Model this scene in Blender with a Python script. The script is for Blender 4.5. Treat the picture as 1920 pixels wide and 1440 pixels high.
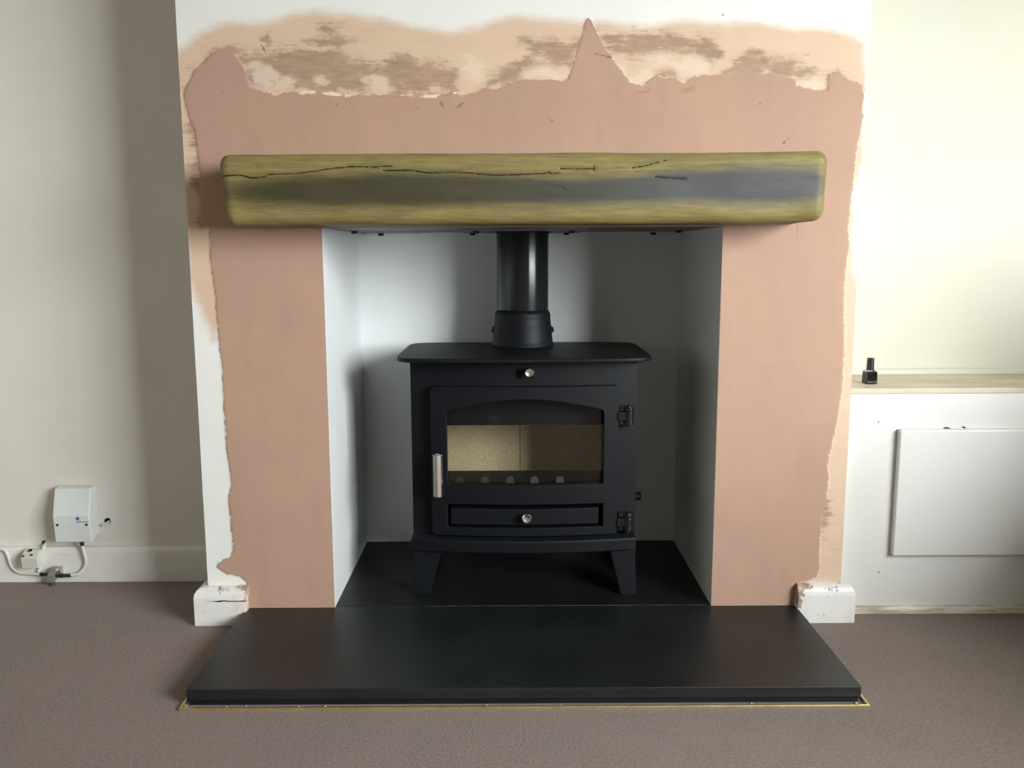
import bpy, bmesh, math, random
import numpy as np
from mathutils import Matrix, Vector
random.seed(7)
for o in list(bpy.data.objects):
    bpy.data.objects.remove(o)
SC = bpy.context.scene
COL = SC.collection

# ------------------------------------------------------------------ camera
CAM = np.array([-0.031, -1.9169, 0.8324])
PITCH, YAW, ROLL, FPX = 0.1476, -0.0037, -0.0033, 1650.2
_F = np.array([-math.sin(YAW)*math.cos(PITCH), math.cos(YAW)*math.cos(PITCH), -math.sin(PITCH)])
_R0 = np.array([math.cos(YAW), math.sin(YAW), 0.0])
_U0 = np.cross(_R0, _F)
_R = _R0*math.cos(ROLL)+_U0*math.sin(ROLL)
_U = -_R0*math.sin(ROLL)+_U0*math.cos(ROLL)
cd = bpy.data.cameras.new('camera')
cam = bpy.data.objects.new('camera', cd); COL.objects.link(cam)
cd.sensor_fit = 'HORIZONTAL'; cd.sensor_width = 36.0; cd.lens = FPX*36.0/1920.0
cd.clip_start = 0.02
cam.matrix_world = Matrix(((_R[0], _U[0], -_F[0], CAM[0]), (_R[1], _U[1], -_F[1], CAM[1]),
                           (_R[2], _U[2], -_F[2], CAM[2]), (0, 0, 0, 1)))
SC.camera = cam

# ------------------------------------------------------------------ world, daylight, exposure
BAY = Matrix.Translation((2.5, -2.3, 0)) @ Matrix.Rotation(math.radians(53), 4, 'Z')   # canted corner wall holding the window; its local +y looks into the room
WIN_X0, WIN_X1, WIN_Z0, WIN_Z1 = -1.02, .74, 0.70, 2.15      # window opening, in the canted wall's own x and z
W_X, REAR = (BAY @ Vector((1.4, 0, 0))).x, (BAY @ Vector((-1.5, 0, 0))).y     # right wall; wall behind the camera
world = bpy.data.worlds.new('world'); SC.world = world
world.use_nodes = True
world.node_tree.nodes['Background'].inputs[0].default_value = (0.975, 0.98, 1.0, 1)      # even overcast sky
world.node_tree.nodes['Background'].inputs[1].default_value = 12.0
ld = bpy.data.lights.new('window_portal', 'AREA')      # guides the sampling of the sky through the window; gives no light itself
ld.shape = 'RECTANGLE'; ld.size = WIN_X1-WIN_X0; ld.size_y = WIN_Z1-WIN_Z0
ld.cycles.is_portal = True
lo = bpy.data.objects.new('window_portal', ld); COL.objects.link(lo)
lo.matrix_world = BAY @ Matrix.Translation(((WIN_X0+WIN_X1)/2, -.10, (WIN_Z0+WIN_Z1)/2)) @ Matrix.Rotation(math.radians(90), 4, 'X')   # faces into the room
vs = SC.view_settings
vs.view_transform = 'Standard'; vs.look = 'None'; vs.gamma = 1.0; vs.exposure = 1.68
try: vs.use_curve_mapping = False
except Exception: pass

# ------------------------------------------------------------------ measured planes (metres; carpet z = 0, breast face y = 0)
HW, ZT, ZH, REC = 0.43, 0.8879, 0.0329, 0.4631      # opening half width, opening top, hearth top, recess depth
BL, BR = -0.7172, 0.7246                            # chimney breast edges
ALW, ARW = 0.268, 0.272                             # alcove back walls
CUP = 0.0354                                        # cupboard front
ROOM_L, ROOM_Y, CEIL = -2.3, REAR, 2.45

def at(u, v, y=None, z=None):
    """the point of the plane y= or z= that shows at photo pixel (u, v)"""
    d = _F+_R*(u-960)/FPX-_U*(v-720)/FPX
    t = (y-CAM[1])/d[1] if y is not None else (z-CAM[2])/d[2]
    return CAM+t*d

# ------------------------------------------------------------------ materials
def nodes_of(name):
    m = bpy.data.materials.new(name); m.use_nodes = True
    nt = m.node_tree
    return m, nt, nt.nodes['Principled BSDF']
def N(nt, t, **kw):
    n = nt.nodes.new(t)
    for k, v in kw.items(): setattr(n, k, v)
    return n
def L(nt, a, b): nt.links.new(a, b)
def mathn(nt, op, a, b=None, c=None, clamp=False):
    n = N(nt, 'ShaderNodeMath', operation=op, use_clamp=clamp)
    for i, x in enumerate((a, b, c)):
        if x is None: continue
        if isinstance(x, (int, float)): n.inputs[i].default_value = x
        else: L(nt, x, n.inputs[i])
    return n.outputs[0]
def sstep(nt, x, lo, hi):
    n = N(nt, 'ShaderNodeMapRange', interpolation_type='SMOOTHSTEP', clamp=True)
    L(nt, x, n.inputs[0]); n.inputs[1].default_value = lo; n.inputs[2].default_value = hi
    return n.outputs[0]
def noise(nt, scale, detail=4, rough=.55, vec=None, stretch=None, off=(0, 0, 0)):
    tc = N(nt, 'ShaderNodeTexCoord')
    src = tc.outputs['Object'] if vec is None else vec
    mp = N(nt, 'ShaderNodeMapping')
    mp.inputs['Location'].default_value = off
    if stretch: mp.inputs['Scale'].default_value = stretch
    L(nt, src, mp.inputs[0]); src = mp.outputs[0]
    n = N(nt, 'ShaderNodeTexNoise')
    n.inputs['Scale'].default_value = scale; n.inputs['Detail'].default_value = detail
    n.inputs['Roughness'].default_value = rough
    L(nt, src, n.inputs['Vector'])
    return n.outputs[0]
def mix(nt, fac, a, b):
    n = N(nt, 'ShaderNodeMix', data_type='RGBA')
    if isinstance(fac, (int, float)): n.inputs[0].default_value = fac
    else: L(nt, fac, n.inputs[0])
    for i, x in ((6, a), (7, b)):
        if isinstance(x, tuple): n.inputs[i].default_value = (*x, 1)
        else: L(nt, x, n.inputs[i])
    return n.outputs[2]
def attr(nt, name):
    return N(nt, 'ShaderNodeAttribute', attribute_name=name).outputs['Fac']
def bump(nt, p, h, strength, dist):
    b = N(nt, 'ShaderNodeBump'); b.inputs['Strength'].default_value = strength
    b.inputs['Distance'].default_value = dist
    L(nt, h, b.inputs['Height']); L(nt, b.outputs[0], p.inputs['Normal'])
def mat(name, c1, c2=None, scale=8, rough=.5, metal=0, bscale=None, bstr=.2, bdist=.002, spec=.5, stretch=None, coat=0):
    m, nt, p = nodes_of(name)
    p.inputs['Roughness'].default_value = rough; p.inputs['Metallic'].default_value = metal
    p.inputs['Specular IOR Level'].default_value = spec
    p.inputs['Coat Weight'].default_value = coat
    p.inputs['Base Color'].default_value = (*c1, 1)
    if c2:
        f = sstep(nt, noise(nt, scale, 5, .6, stretch=stretch), .32, .68)
        L(nt, mix(nt, f, c1, c2), p.inputs['Base Color'])
    if bscale: bump(nt, p, noise(nt, bscale, 4, .6, stretch=stretch), bstr, bdist)
    return m

M = {}
M['cream'] = mat('cream_wall_paint', (.745, .715, .665), (.72, .69, .635), 2.2, .62, bscale=160, bstr=.12, bdist=.001)
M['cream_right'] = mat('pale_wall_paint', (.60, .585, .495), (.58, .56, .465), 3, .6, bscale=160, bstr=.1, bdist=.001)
M['room'] = mat('room_paint', (.64, .60, .54), (.62, .58, .52), 2, .7)
M['ceiling'] = mat('ceiling_paint', (.62, .6, .56), (.6, .58, .54), 2, .8)
M['board'] = mat('recess_board_paint', (.77, .80, .805), (.74, .765, .765), 5, .5, bscale=120, bstr=.08, bdist=.001)
M['board_edge'] = mat('board_filler', (.30, .27, .24), (.5, .45, .4), 30, .8)
M['gloss_white'] = mat('white_gloss_paint', (.78, .77, .73), (.74, .725, .68), 9, .35, bscale=70, bstr=.08, bdist=.001)
M['cupboard'] = mat('cupboard_paint', (.70, .69, .67), (.67, .66, .63), 4, .42, bscale=90, bstr=.06, bdist=.001)
M['shelf'] = mat('worn_shelf_paint', (.62, .55, .43), (.50, .41, .29), 5, .5, stretch=(1, 4, 1), bscale=60, bstr=.1, bdist=.001)
M['dirty_bead'] = mat('dirty_bead_paint', (.76, .72, .62), (.42, .35, .25), 14, .5, stretch=(1, 1, 6))
M['stove'] = mat('black_stove_paint', (.0052, .0066, .0092), (.0042, .0054, .0076), 14, .5, bscale=900, bstr=.25, bdist=.0006, spec=.21)
M['stove_gloss'] = mat('black_enamel_steel', (.005, .0055, .0065), (.007, .0075, .0085), 20, .32, bscale=500, bstr=.1, bdist=.0005)
M['flue'] = mat('black_flue_enamel', (.007, .0085, .0095), (.010, .012, .0135), 9, .22, bscale=700, bstr=.15, bdist=.0004, stretch=(1, 1, .3))
M['void'] = mat('sooty_black', (.006, .006, .006), None, rough=.9)
M['steel'] = mat('brushed_steel', (.80, .79, .77), (.72, .71, .69), 60, .24, metal=1, bscale=400, bstr=.1, bdist=.0004, stretch=(1, 1, 8))
M['chrome'] = mat('chrome_plate', (.66, .66, .65), (.5, .5, .49), 40, .22, metal=1)
M['brass'] = mat('brass_strip', (.92, .77, .40), (.78, .62, .3), 30, .42, metal=1)
M['firebrick'] = mat('vermiculite_board', (.74, .62, .39), (.54, .43, .25), 260, .85, bscale=300, bstr=.5, bdist=.001)
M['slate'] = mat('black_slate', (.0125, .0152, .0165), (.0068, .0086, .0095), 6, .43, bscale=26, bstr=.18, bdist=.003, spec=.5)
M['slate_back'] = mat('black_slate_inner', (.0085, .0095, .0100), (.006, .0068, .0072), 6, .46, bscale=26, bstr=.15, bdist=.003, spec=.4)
M['grout'] = mat('grout', (.16, .155, .14), (.012, .012, .012), 22, .8)
M['plastic'] = mat('white_plastic', (.70, .74, .73), (.665, .695, .68), 10, .35)
M['plastic_aged'] = mat('aged_cream_plastic', (.66, .66, .58), (.60, .60, .52), 14, .4)
M['cable'] = mat('white_cable_sheath', (.74, .73, .69), (.68, .66, .61), 30, .45)
M['dark_metal'] = mat('dull_dark_metal', (.06, .058, .052), (.03, .028, .026), 40, .4, metal=.6)
M['grey_screw'] = mat('grey_screw', (.10, .11, .12), (.07, .07, .08), 80, .5, metal=.5)
M['blue'] = mat('printed_blue', (.07, .15, .36), None, rough=.5)
M['dark_blue'] = mat('printed_dark_blue', (.05, .07, .13), None, rough=.5)
M['black_plastic'] = mat('black_cap_plastic', (.008, .008, .008), (.012, .012, .012), 50, .3)
M['polish'] = mat('black_nail_polish', (.004, .004, .005), None, rough=.12, coat=1)
M['crumb'] = mat('plaster_crumb', (.70, .62, .52), (.6, .5, .4), 50, .8)
M['frame'] = mat('window_frame_paint', (.8, .8, .78), (.77, .77, .75), 6, .35)
M['plate_grey'] = mat('register_plate_grey', (.16, .165, .165), (.12, .125, .125), 9, .5)
M['baffle'] = mat('soot_black_plate', (.005, .005, .005), (.009, .0085, .008), 30, .75, spec=.2)
M['lug'] = mat('grey_cast_iron', (.075, .075, .073), (.05, .05, .048), 60, .6)

M['flue'].node_tree.nodes['Principled BSDF'].inputs['Anisotropic'].default_value = .75
M['flue'].node_tree.nodes['Principled BSDF'].inputs['Anisotropic Rotation'].default_value = .25
def glass_mat(name, tint, gl):
    m, nt, p = nodes_of(name)
    nt.nodes.remove(p)
    out = nt.nodes['Material Output']
    tr = N(nt, 'ShaderNodeBsdfTransparent'); tr.inputs[0].default_value = (*tint, 1)
    g = N(nt, 'ShaderNodeBsdfGlossy'); g.inputs['Roughness'].default_value = .04
    fr = N(nt, 'ShaderNodeFresnel'); fr.inputs[0].default_value = 1.5
    fac = mathn(nt, 'MULTIPLY', fr.outputs[0], gl)
    mx = N(nt, 'ShaderNodeMixShader'); L(nt, fac, mx.inputs[0])
    L(nt, tr.outputs[0], mx.inputs[1]); L(nt, g.outputs[0], mx.inputs[2])
    return m, nt, mx, out
m, nt, mx, out = glass_mat('window_glass', (.96, .98, .97), .8)
L(nt, mx.outputs[0], out.inputs[0]); M['pane'] = m
# stove glass: clean with a few dusty smudges near the top of the arch
m, nt, mx, out = glass_mat('stove_glass', (.985, .985, .98), .7)
df = N(nt, 'ShaderNodeBsdfDiffuse'); df.inputs[0].default_value = (.45, .44, .42, 1)
s = sstep(nt, noise(nt, 14, 6, .65, stretch=(1, 1, 1.6), off=(.37, 0, .2)), .60, .85)
sm = N(nt, 'ShaderNodeMixShader'); L(nt, mathn(nt, 'MULTIPLY', s, .05), sm.inputs[0])
L(nt, mx.outputs[0], sm.inputs[1]); L(nt, df.outputs[0], sm.inputs[2]); L(nt, sm.outputs[0], out.inputs[0])
M['stove_glass'] = m
m, nt, mx, out = glass_mat('bottle_glass', (.75, .76, .74), 1.0)
L(nt, mx.outputs[0], out.inputs[0]); M['bottle_glass'] = m

# carpet
m, nt, p = nodes_of('taupe_carpet'); p.inputs['Roughness'].default_value = .95
p.inputs['Specular IOR Level'].default_value = .1
p.inputs['Sheen Weight'].default_value = .15
a = noise(nt, 210, 5, .85); b = noise(nt, 5, 5, .6); c = noise(nt, 60, 4, .6, off=(3, 1, 0))
col = mix(nt, sstep(nt, a, .3, .7), (.190, .142, .124), (.455, .368, .328))
col = mix(nt, mathn(nt, 'MULTIPLY', sstep(nt, b, .35, .7), .4), col, (.375, .298, .262))
col = mix(nt, mathn(nt, 'MULTIPLY', sstep(nt, c, .5, .8), .35), col, (.225, .172, .148))
L(nt, col, p.inputs['Base Color'])
h = mathn(nt, 'ADD', a, mathn(nt, 'MULTIPLY', c, .7)); bump(nt, p, h, .9, .006)
M['carpet'] = m

# old skirting paint, chipped to filler and wood
def skirt_mat(name, lo, hi):
    m, nt, p = nodes_of(name); p.inputs['Roughness'].default_value = .4
    a = noise(nt, 34, 6, .7); b = noise(nt, 7, 3)
    col = mix(nt, b, (.80, .79, .77), (.76, .74, .71))
    d = attr(nt, 'wear')
    k = sstep(nt, mathn(nt, 'ADD', a, d), lo, hi)
    col = mix(nt, k, col, (.34, .26, .19))
    k2 = sstep(nt, mathn(nt, 'ADD', noise(nt, 22, 5, .6, off=(5, 2, 1)), d), lo-.03, hi+.1)
    col = mix(nt, mathn(nt, 'MULTIPLY', k2, .6), col, (.72, .56, .42))
    L(nt, col, p.inputs['Base Color']); bump(nt, p, mathn(nt, 'SUBTRACT', b, k), .35, .003)
    return m
M['old_skirting'] = skirt_mat('chipped_white_gloss', .63, .66)

# oak beam: olive wax with a darker stained band along the face, cracks filled with dirt
m, nt, p = nodes_of('waxed_oak'); p.inputs['Roughness'].default_value = .55; p.inputs['Specular IOR Level'].default_value = .3
grain = noise(nt, 26, 6, .65, stretch=(.6, 6, 6)); fine = noise(nt, 130, 4, .6, stretch=(.12, 2, 2))
blot = noise(nt, 6, 4, .6, stretch=(1, 2.5, 2.5), off=(2, 0, 1))
col = mix(nt, sstep(nt, grain, .3, .7), (.265, .212, .078), (.180, .143, .054))
col = mix(nt, mathn(nt, 'MULTIPLY', sstep(nt, fine, .45, .75), .45), col, (.120, .092, .038))
col = mix(nt, mathn(nt, 'MULTIPLY', sstep(nt, blot, .5, .75), .35), col, (.285, .240, .11))
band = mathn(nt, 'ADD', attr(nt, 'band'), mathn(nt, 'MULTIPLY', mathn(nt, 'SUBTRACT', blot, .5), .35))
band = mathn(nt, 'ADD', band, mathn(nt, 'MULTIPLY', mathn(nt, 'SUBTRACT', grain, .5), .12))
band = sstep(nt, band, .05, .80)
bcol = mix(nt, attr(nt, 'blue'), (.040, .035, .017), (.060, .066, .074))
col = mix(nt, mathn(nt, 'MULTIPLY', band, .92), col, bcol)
ck = mathn(nt, 'ADD', attr(nt, 'crack'), mathn(nt, 'MULTIPLY', mathn(nt, 'SUBTRACT', noise(nt, 240, 3), .5), .0025))
ckm = mathn(nt, 'SUBTRACT', 1.0, sstep(nt, ck, .0006, .0018))
col = mix(nt, ckm, col, (.012, .008, .004))
L(nt, col, p.inputs['Base Color'])
bump(nt, p, mathn(nt, 'SUBTRACT', mathn(nt, 'ADD', mathn(nt, 'MULTIPLY', fine, .5), grain), mathn(nt, 'MULTIPLY', ckm, 2.0)), .22, .0025)
M['oak'] = m

# chimney breast: old cream paint, beige size, torn lining, a stain mixed with mantel shadow, pink skim plaster
m, nt, p = nodes_of('part_plastered_wall'); p.inputs['Roughness'].default_value = .72
p.inputs['Specular IOR Level'].default_value = .3
ne = mathn(nt, 'SUBTRACT', noise(nt, 45, 7, .65), .5)
nl = mathn(nt, 'SUBTRACT', noise(nt, 9, 5, .6, off=(1, 0, 4)), .5)
st = mathn(nt, 'SUBTRACT', noise(nt, 16, 8, .72, stretch=(.45, 1, 2.6), off=(0, 0, 2)), .5)
sf = mathn(nt, 'SUBTRACT', noise(nt, 60, 6, .75, stretch=(.35, 1, 2.2), off=(4, 0, 2)), .5)
nb = mathn(nt, 'SUBTRACT', noise(nt, 30, 8, .7, stretch=(.8, 1, 1.3), off=(6, 0, 1)), .5)
nf = mathn(nt, 'SUBTRACT', noise(nt, 170, 4, .7, off=(6, 0, 7)), .5)
tr = noise(nt, 11, 5, .6, stretch=(2.4, 1, .5), off=(9, 0, 2))
mott = noise(nt, 3.2, 5, .62, off=(2, 0, 3))
paint = mix(nt, mott, (.81, .805, .785), (.78, .77, .74))
beige = mix(nt, sstep(nt, mathn(nt, 'ADD', st, .5), .3, .7), (.675, .495, .362), (.64, .465, .342))
smf = sstep(nt, mathn(nt, 'ADD', attr(nt, 'smear'), mathn(nt, 'ADD', mathn(nt, 'MULTIPLY', nl, .035), mathn(nt, 'MULTIPLY', sf, .02))), -.012, .016)
col = mix(nt, smf, paint, beige)
# faint dry-brush streaks inside the beige zone
dry = sstep(nt, mathn(nt, 'ADD', mathn(nt, 'ADD', st, mathn(nt, 'MULTIPLY', sf, .7)), mathn(nt, 'MULTIPLY', attr(nt, 'smear'), 1.2)), .16, .36)
col = mix(nt, mathn(nt, 'MULTIPLY', mathn(nt, 'MULTIPLY', dry, smf), .5), col, (.52, .345, .235))
chf = sstep(nt, mathn(nt, 'ADD', attr(nt, 'chip'), mathn(nt, 'ADD', mathn(nt, 'MULTIPLY', nb, .09), mathn(nt, 'MULTIPLY', sf, .04))), -.009, .012)
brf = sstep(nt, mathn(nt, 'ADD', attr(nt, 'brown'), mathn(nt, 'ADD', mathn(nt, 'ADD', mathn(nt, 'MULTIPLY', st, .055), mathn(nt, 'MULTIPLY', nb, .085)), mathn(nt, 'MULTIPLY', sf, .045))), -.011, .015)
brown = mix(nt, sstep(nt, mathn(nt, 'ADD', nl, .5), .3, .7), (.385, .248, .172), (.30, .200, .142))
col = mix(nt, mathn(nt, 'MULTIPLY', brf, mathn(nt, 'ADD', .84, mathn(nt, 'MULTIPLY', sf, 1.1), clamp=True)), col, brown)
col = mix(nt, mathn(nt, 'MULTIPLY', chf, .8), col, (.73, .575, .455))
pk = mix(nt, sstep(nt, mott, .3, .72), (.470, .298, .218), (.425, .272, .203))
pk = mix(nt, mathn(nt, 'MULTIPLY', sstep(nt, tr, .45, .75), .35), pk, (.39, .25, .19))
pk = mix(nt, mathn(nt, 'MULTIPLY', sstep(nt, mathn(nt, 'ADD', nl, .5), .55, .8), .3), pk, (.50, .325, .245))
spot = sstep(nt, noise(nt, 75, 2, .5, off=(7, 3, 3)), .76, .79)
pk = mix(nt, mathn(nt, 'MULTIPLY', spot, .35), pk, (.30, .19, .14))
plf = sstep(nt, mathn(nt, 'ADD', attr(nt, 'plaster'), mathn(nt, 'ADD', mathn(nt, 'ADD', mathn(nt, 'MULTIPLY', ne, .024), mathn(nt, 'MULTIPLY', nf, .006)), mathn(nt, 'MULTIPLY', sf, .006))), -.0008, .0014)
col = mix(nt, plf, col, pk)
# ragged pale lip along the top edge of the skim
lip = attr(nt, 'lip')
lpf = mathn(nt, 'SUBTRACT', 1.0, sstep(nt, mathn(nt, 'ADD', lip, mathn(nt, 'ADD', mathn(nt, 'MULTIPLY', ne, .018), mathn(nt, 'MULTIPLY', nl, .012))), .0000, .0022))
col = mix(nt, lpf, col, (.80, .64, .47))
rdf = mathn(nt, 'SUBTRACT', 1.0, sstep(nt, mathn(nt, 'ADD', attr(nt, 'red'), mathn(nt, 'MULTIPLY', sf, .035)), .0005, .006))
col = mix(nt, mathn(nt, 'MULTIPLY', rdf, .7), col, (.42, .20, .125))
mkf = mathn(nt, 'SUBTRACT', 1.0, sstep(nt, mathn(nt, 'ADD', attr(nt, 'mark'), mathn(nt, 'MULTIPLY', ne, .016)), .0000, .0026))
col = mix(nt, mathn(nt, 'MULTIPLY', mkf, .75), col, (.17, .11, .08))
crf = mathn(nt, 'SUBTRACT', 1.0, sstep(nt, mathn(nt, 'ADD', attr(nt, 'crack'), mathn(nt, 'MULTIPLY', ne, .004)), .0005, .0024))
col = mix(nt, mathn(nt, 'MULTIPLY', crf, .8), col, (.12, .075, .05))
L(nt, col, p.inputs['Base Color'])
hh = mathn(nt, 'ADD', mathn(nt, 'MULTIPLY', plf, 1.2), mathn(nt, 'ADD', mathn(nt, 'MULTIPLY', ne, .5), mathn(nt, 'MULTIPLY', tr, .5)))
hh = mathn(nt, 'SUBTRACT', hh, mathn(nt, 'MULTIPLY', crf, 1.5))
bump(nt, p, hh, .35, .0016)
M['breast'] = m

# ------------------------------------------------------------------ object helpers
def obj(name, bm, material, parent=None, bevel=0, seg=2, smooth=False, origin=None):
    """one mesh object; bm is in world metres, stored relative to its thing's base"""
    root = parent
    off = Vector((0, 0, 0))
    while root is not None:
        off += root.location; root = root.parent
    if parent is None and origin is not None: off = Vector(origin)
    for v in bm.verts: v.co -= off
    bmesh.ops.recalc_face_normals(bm, faces=bm.faces)
    me = bpy.data.meshes.new(name); bm.to_mesh(me); bm.free()
    me.materials.append(M[material] if isinstance(material, str) else material)
    o = bpy.data.objects.new(name, me); COL.objects.link(o)
    if parent is not None: o.parent = parent
    elif origin is not None: o.location = origin
    if smooth:
        for p in me.polygons: p.use_smooth = True
    if bevel:
        b = o.modifiers.new('bevel', 'BEVEL'); b.width = bevel; b.segments = seg
        b.limit_method = 'ANGLE'; b.angle_limit = math.radians(38); b.harden_normals = False
    return o
def tag(o, label, cat, group=None):
    o['label'] = label; o['category'] = cat
    if group: o['group'] = group
    return o
def struct(o, label=None):
    o['kind'] = 'structure'
    if label: o['label'] = label
    return o
def thing(name, loc, label, cat, group=None):
    o = bpy.data.objects.new(name, None); COL.objects.link(o)
    o.location = loc; o.empty_display_size = .05
    return tag(o, label, cat, group)
def B(): return bmesh.new()
def box(bm, x0, x1, y0, y1, z0, z1):
    vs_ = [bm.verts.new((x, y, z)) for x in (x0, x1) for y in (y0, y1) for z in (z0, z1)]
    for f in ((0, 1, 3, 2), (4, 6, 7, 5), (0, 4, 5, 1), (2, 3, 7, 6), (0, 2, 6, 4), (1, 5, 7, 3)):
        bm.faces.new([vs_[i] for i in f])
    return bm
def bx(*a): return box(B(), *a)
def prism(bm, pts, axis, a, b):
    """extrude a 2D outline; axis 'x': pts are (y,z); 'y': (x,z); 'z': (x,y)"""
    def P(p, t):
        return (t, p[0], p[1]) if axis == 'x' else (p[0], t, p[1]) if axis == 'y' else (p[0], p[1], t)
    A = [bm.verts.new(P(p, a)) for p in pts]; C = [bm.verts.new(P(p, b)) for p in pts]
    n = len(pts)
    bm.faces.new(A); bm.faces.new(C[::-1])
    for i in range(n): bm.faces.new((A[i], C[i], C[(i+1) % n], A[(i+1) % n]))
    return bm
def lathe(bm, prof, origin, axis='z', seg=40, cap=True):
    """prof = [(radius, distance along axis)]"""
    o = Vector(origin); rings = []
    for r, h in prof:
        ring = []
        for i in range(seg):
            a = 2*math.pi*i/seg; c, s = r*math.cos(a), r*math.sin(a)
            v = (c, s, h) if axis == 'z' else (h, c, s) if axis == 'x' else (c, h, s)
            ring.append(bm.verts.new(o+Vector(v)))
        rings.append(ring)
    for k in range(len(rings)-1):
        for i in range(seg):
            j = (i+1) % seg
            bm.faces.new((rings[k][i], rings[k][j], rings[k+1][j], rings[k+1][i]))
    if cap:
        bm.faces.new(rings[0][::-1]); bm.faces.new(rings[-1])
    return bm
def tube(bm, pts, r, seg=12, cap=True):
    P = [Vector(p) for p in pts]; rings = []
    up = None
    for i, p in enumerate(P):
        t = (P[min(i+1, len(P)-1)]-P[max(i-1, 0)]).normalized()
        if up is None:
            up = t.orthogonal().normalized()
        up = (up-t*up.dot(t)).normalized(); s = t.cross(up)
        rings.append([bm.verts.new(p+(up*math.cos(2*math.pi*k/seg)+s*math.sin(2*math.pi*k/seg))*r) for k in range(seg)])
    for a, b in zip(rings, rings[1:]):
        for k in range(seg): bm.faces.new((a[k], a[(k+1) % seg], b[(k+1) % seg], b[k]))
    if cap: bm.faces.new(rings[0][::-1]); bm.faces.new(rings[-1])
    return bm
def spline(ctrl, n=8):
    P = [np.array(c, float) for c in ctrl]; P = [2*P[0]-P[1]]+P+[2*P[-1]-P[-2]]
    out = []
    for i in range(1, len(P)-2):
        for k in range(n):
            t = k/n
            out.append(.5*((2*P[i])+(-P[i-1]+P[i+1])*t+(2*P[i-1]-5*P[i]+4*P[i+1]-P[i+2])*t*t+(-P[i-1]+3*P[i]-3*P[i+1]+P[i+2])*t**3))
    out.append(P[-2])
    return [tuple(p) for p in out]
def rrect(x0, x1, y0, y1, r, n=6):
    pts = []
    for cx, cy, a0 in ((x1-r, y1-r, 0), (x0+r, y1-r, 90), (x0+r, y0+r, 180), (x1-r, y0+r, 270)):
        for k in range(n+1):
            a = math.radians(a0+90*k/n); pts.append((cx+r*math.cos(a), cy+r*math.sin(a)))
    return pts
def sd_line(X, Z, pts, closed=False):
    d = np.full(X.shape, 9.0); n = len(pts)
    for i in range(n if closed else n-1):
        (ax, az), (bx_, bz) = pts[i], pts[(i+1) % n]
        ex, ez = bx_-ax, bz-az; l2 = ex*ex+ez*ez+1e-12
        t = np.clip(((X-ax)*ex+(Z-az)*ez)/l2, 0, 1)
        d = np.minimum(d, np.hypot(X-ax-t*ex, Z-az-t*ez))
    return d
def sd_poly(X, Z, pts):
    d = sd_line(X, Z, pts, True); ins = np.zeros(X.shape, bool); n = len(pts)
    for i in range(n):
        (ax, az), (bx_, bz) = pts[i], pts[(i+1) % n]
        if az == bz: continue
        c = ((az > Z) != (bz > Z)) & (X < (bx_-ax)*(Z-az)/(bz-az)+ax)
        ins ^= c
    return np.where(ins, d, -d)

# ------------------------------------------------------------------ the room
BA, BB = BAY @ Vector((-1.5, 0, 0)), BAY @ Vector((1.4, 0, 0))      # ends of the canted wall
PLAN = [(ROOM_L, .3), (ROOM_L, BA.y), (BA.x, BA.y), (BB.x, BB.y), (BB.x, .3)]
struct(obj('floor', prism(B(), PLAN, 'z', -.03, 0), 'carpet'))
struct(obj('ground', bx(-18, 30, -35, 18, -.35, -.3), mat('garden_ground', (.16, .17, .12), (.2, .2, .17), 1, .9)))
struct(obj('ceiling', prism(B(), PLAN, 'z', CEIL, CEIL+.05), 'ceiling'))
struct(obj('wall_left', bx(ROOM_L-.1, ROOM_L, ROOM_Y, .3, 0, CEIL), 'room'))
struct(obj('wall_right', bx(W_X, W_X+.1, BB.y, .3, 0, CEIL), 'room'))
struct(obj('wall_rear', bx(ROOM_L, BA.x, REAR-.1, REAR, 0, CEIL), 'room'))
def bay(bm):
    bmesh.ops.transform(bm, matrix=BAY, verts=bm.verts); return bm
bm = B()                                                     # canted wall with the window opening
box(bm, -1.5, WIN_X0, -.09, 0, 0, CEIL); box(bm, WIN_X1, 1.4, -.09, 0, 0, CEIL)
box(bm, WIN_X0, WIN_X1, -.09, 0, 0, WIN_Z0); box(bm, WIN_X0, WIN_X1, -.09, 0, WIN_Z1, CEIL)
struct(obj('wall_bay', bay(bm), 'room'))
bm = B(); y0, y1 = -.08, -.035
for a in ((WIN_X0, WIN_X0+.05, WIN_Z0, WIN_Z1), (WIN_X1-.05, WIN_X1, WIN_Z0, WIN_Z1),
          (WIN_X0+.05, WIN_X1-.05, WIN_Z0, WIN_Z0+.05), (WIN_X0+.05, WIN_X1-.05, WIN_Z1-.05, WIN_Z1)):
    box(bm, a[0], a[1], y0, y1, a[2], a[3])
win = struct(obj('window_1', bay(bm), 'frame', bevel=.004))
WM = [WIN_X0+.05]+[v for k in (1, 2) for v in (WIN_X0+(WIN_X1-WIN_X0)*k/3-.035, WIN_X0+(WIN_X1-WIN_X0)*k/3+.035)]+[WIN_X1-.05]
for a in (1, 3):
    obj('mullion', bay(bx(WM[a], WM[a+1], y0, y1, WIN_Z0+.05, WIN_Z1-.05)), 'frame', win, bevel=.004)
for a in (0, 2, 4):
    obj('pane', bay(bx(WM[a], WM[a+1], y0+.02, y0+.024, WIN_Z0+.05, WIN_Z1-.05)), 'pane', win)
obj('window_sill', bay(bx(WIN_X0-.04, WIN_X1+.04, -.035, .06, WIN_Z0-.03, WIN_Z0)), 'frame', win, bevel=.006)

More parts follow.
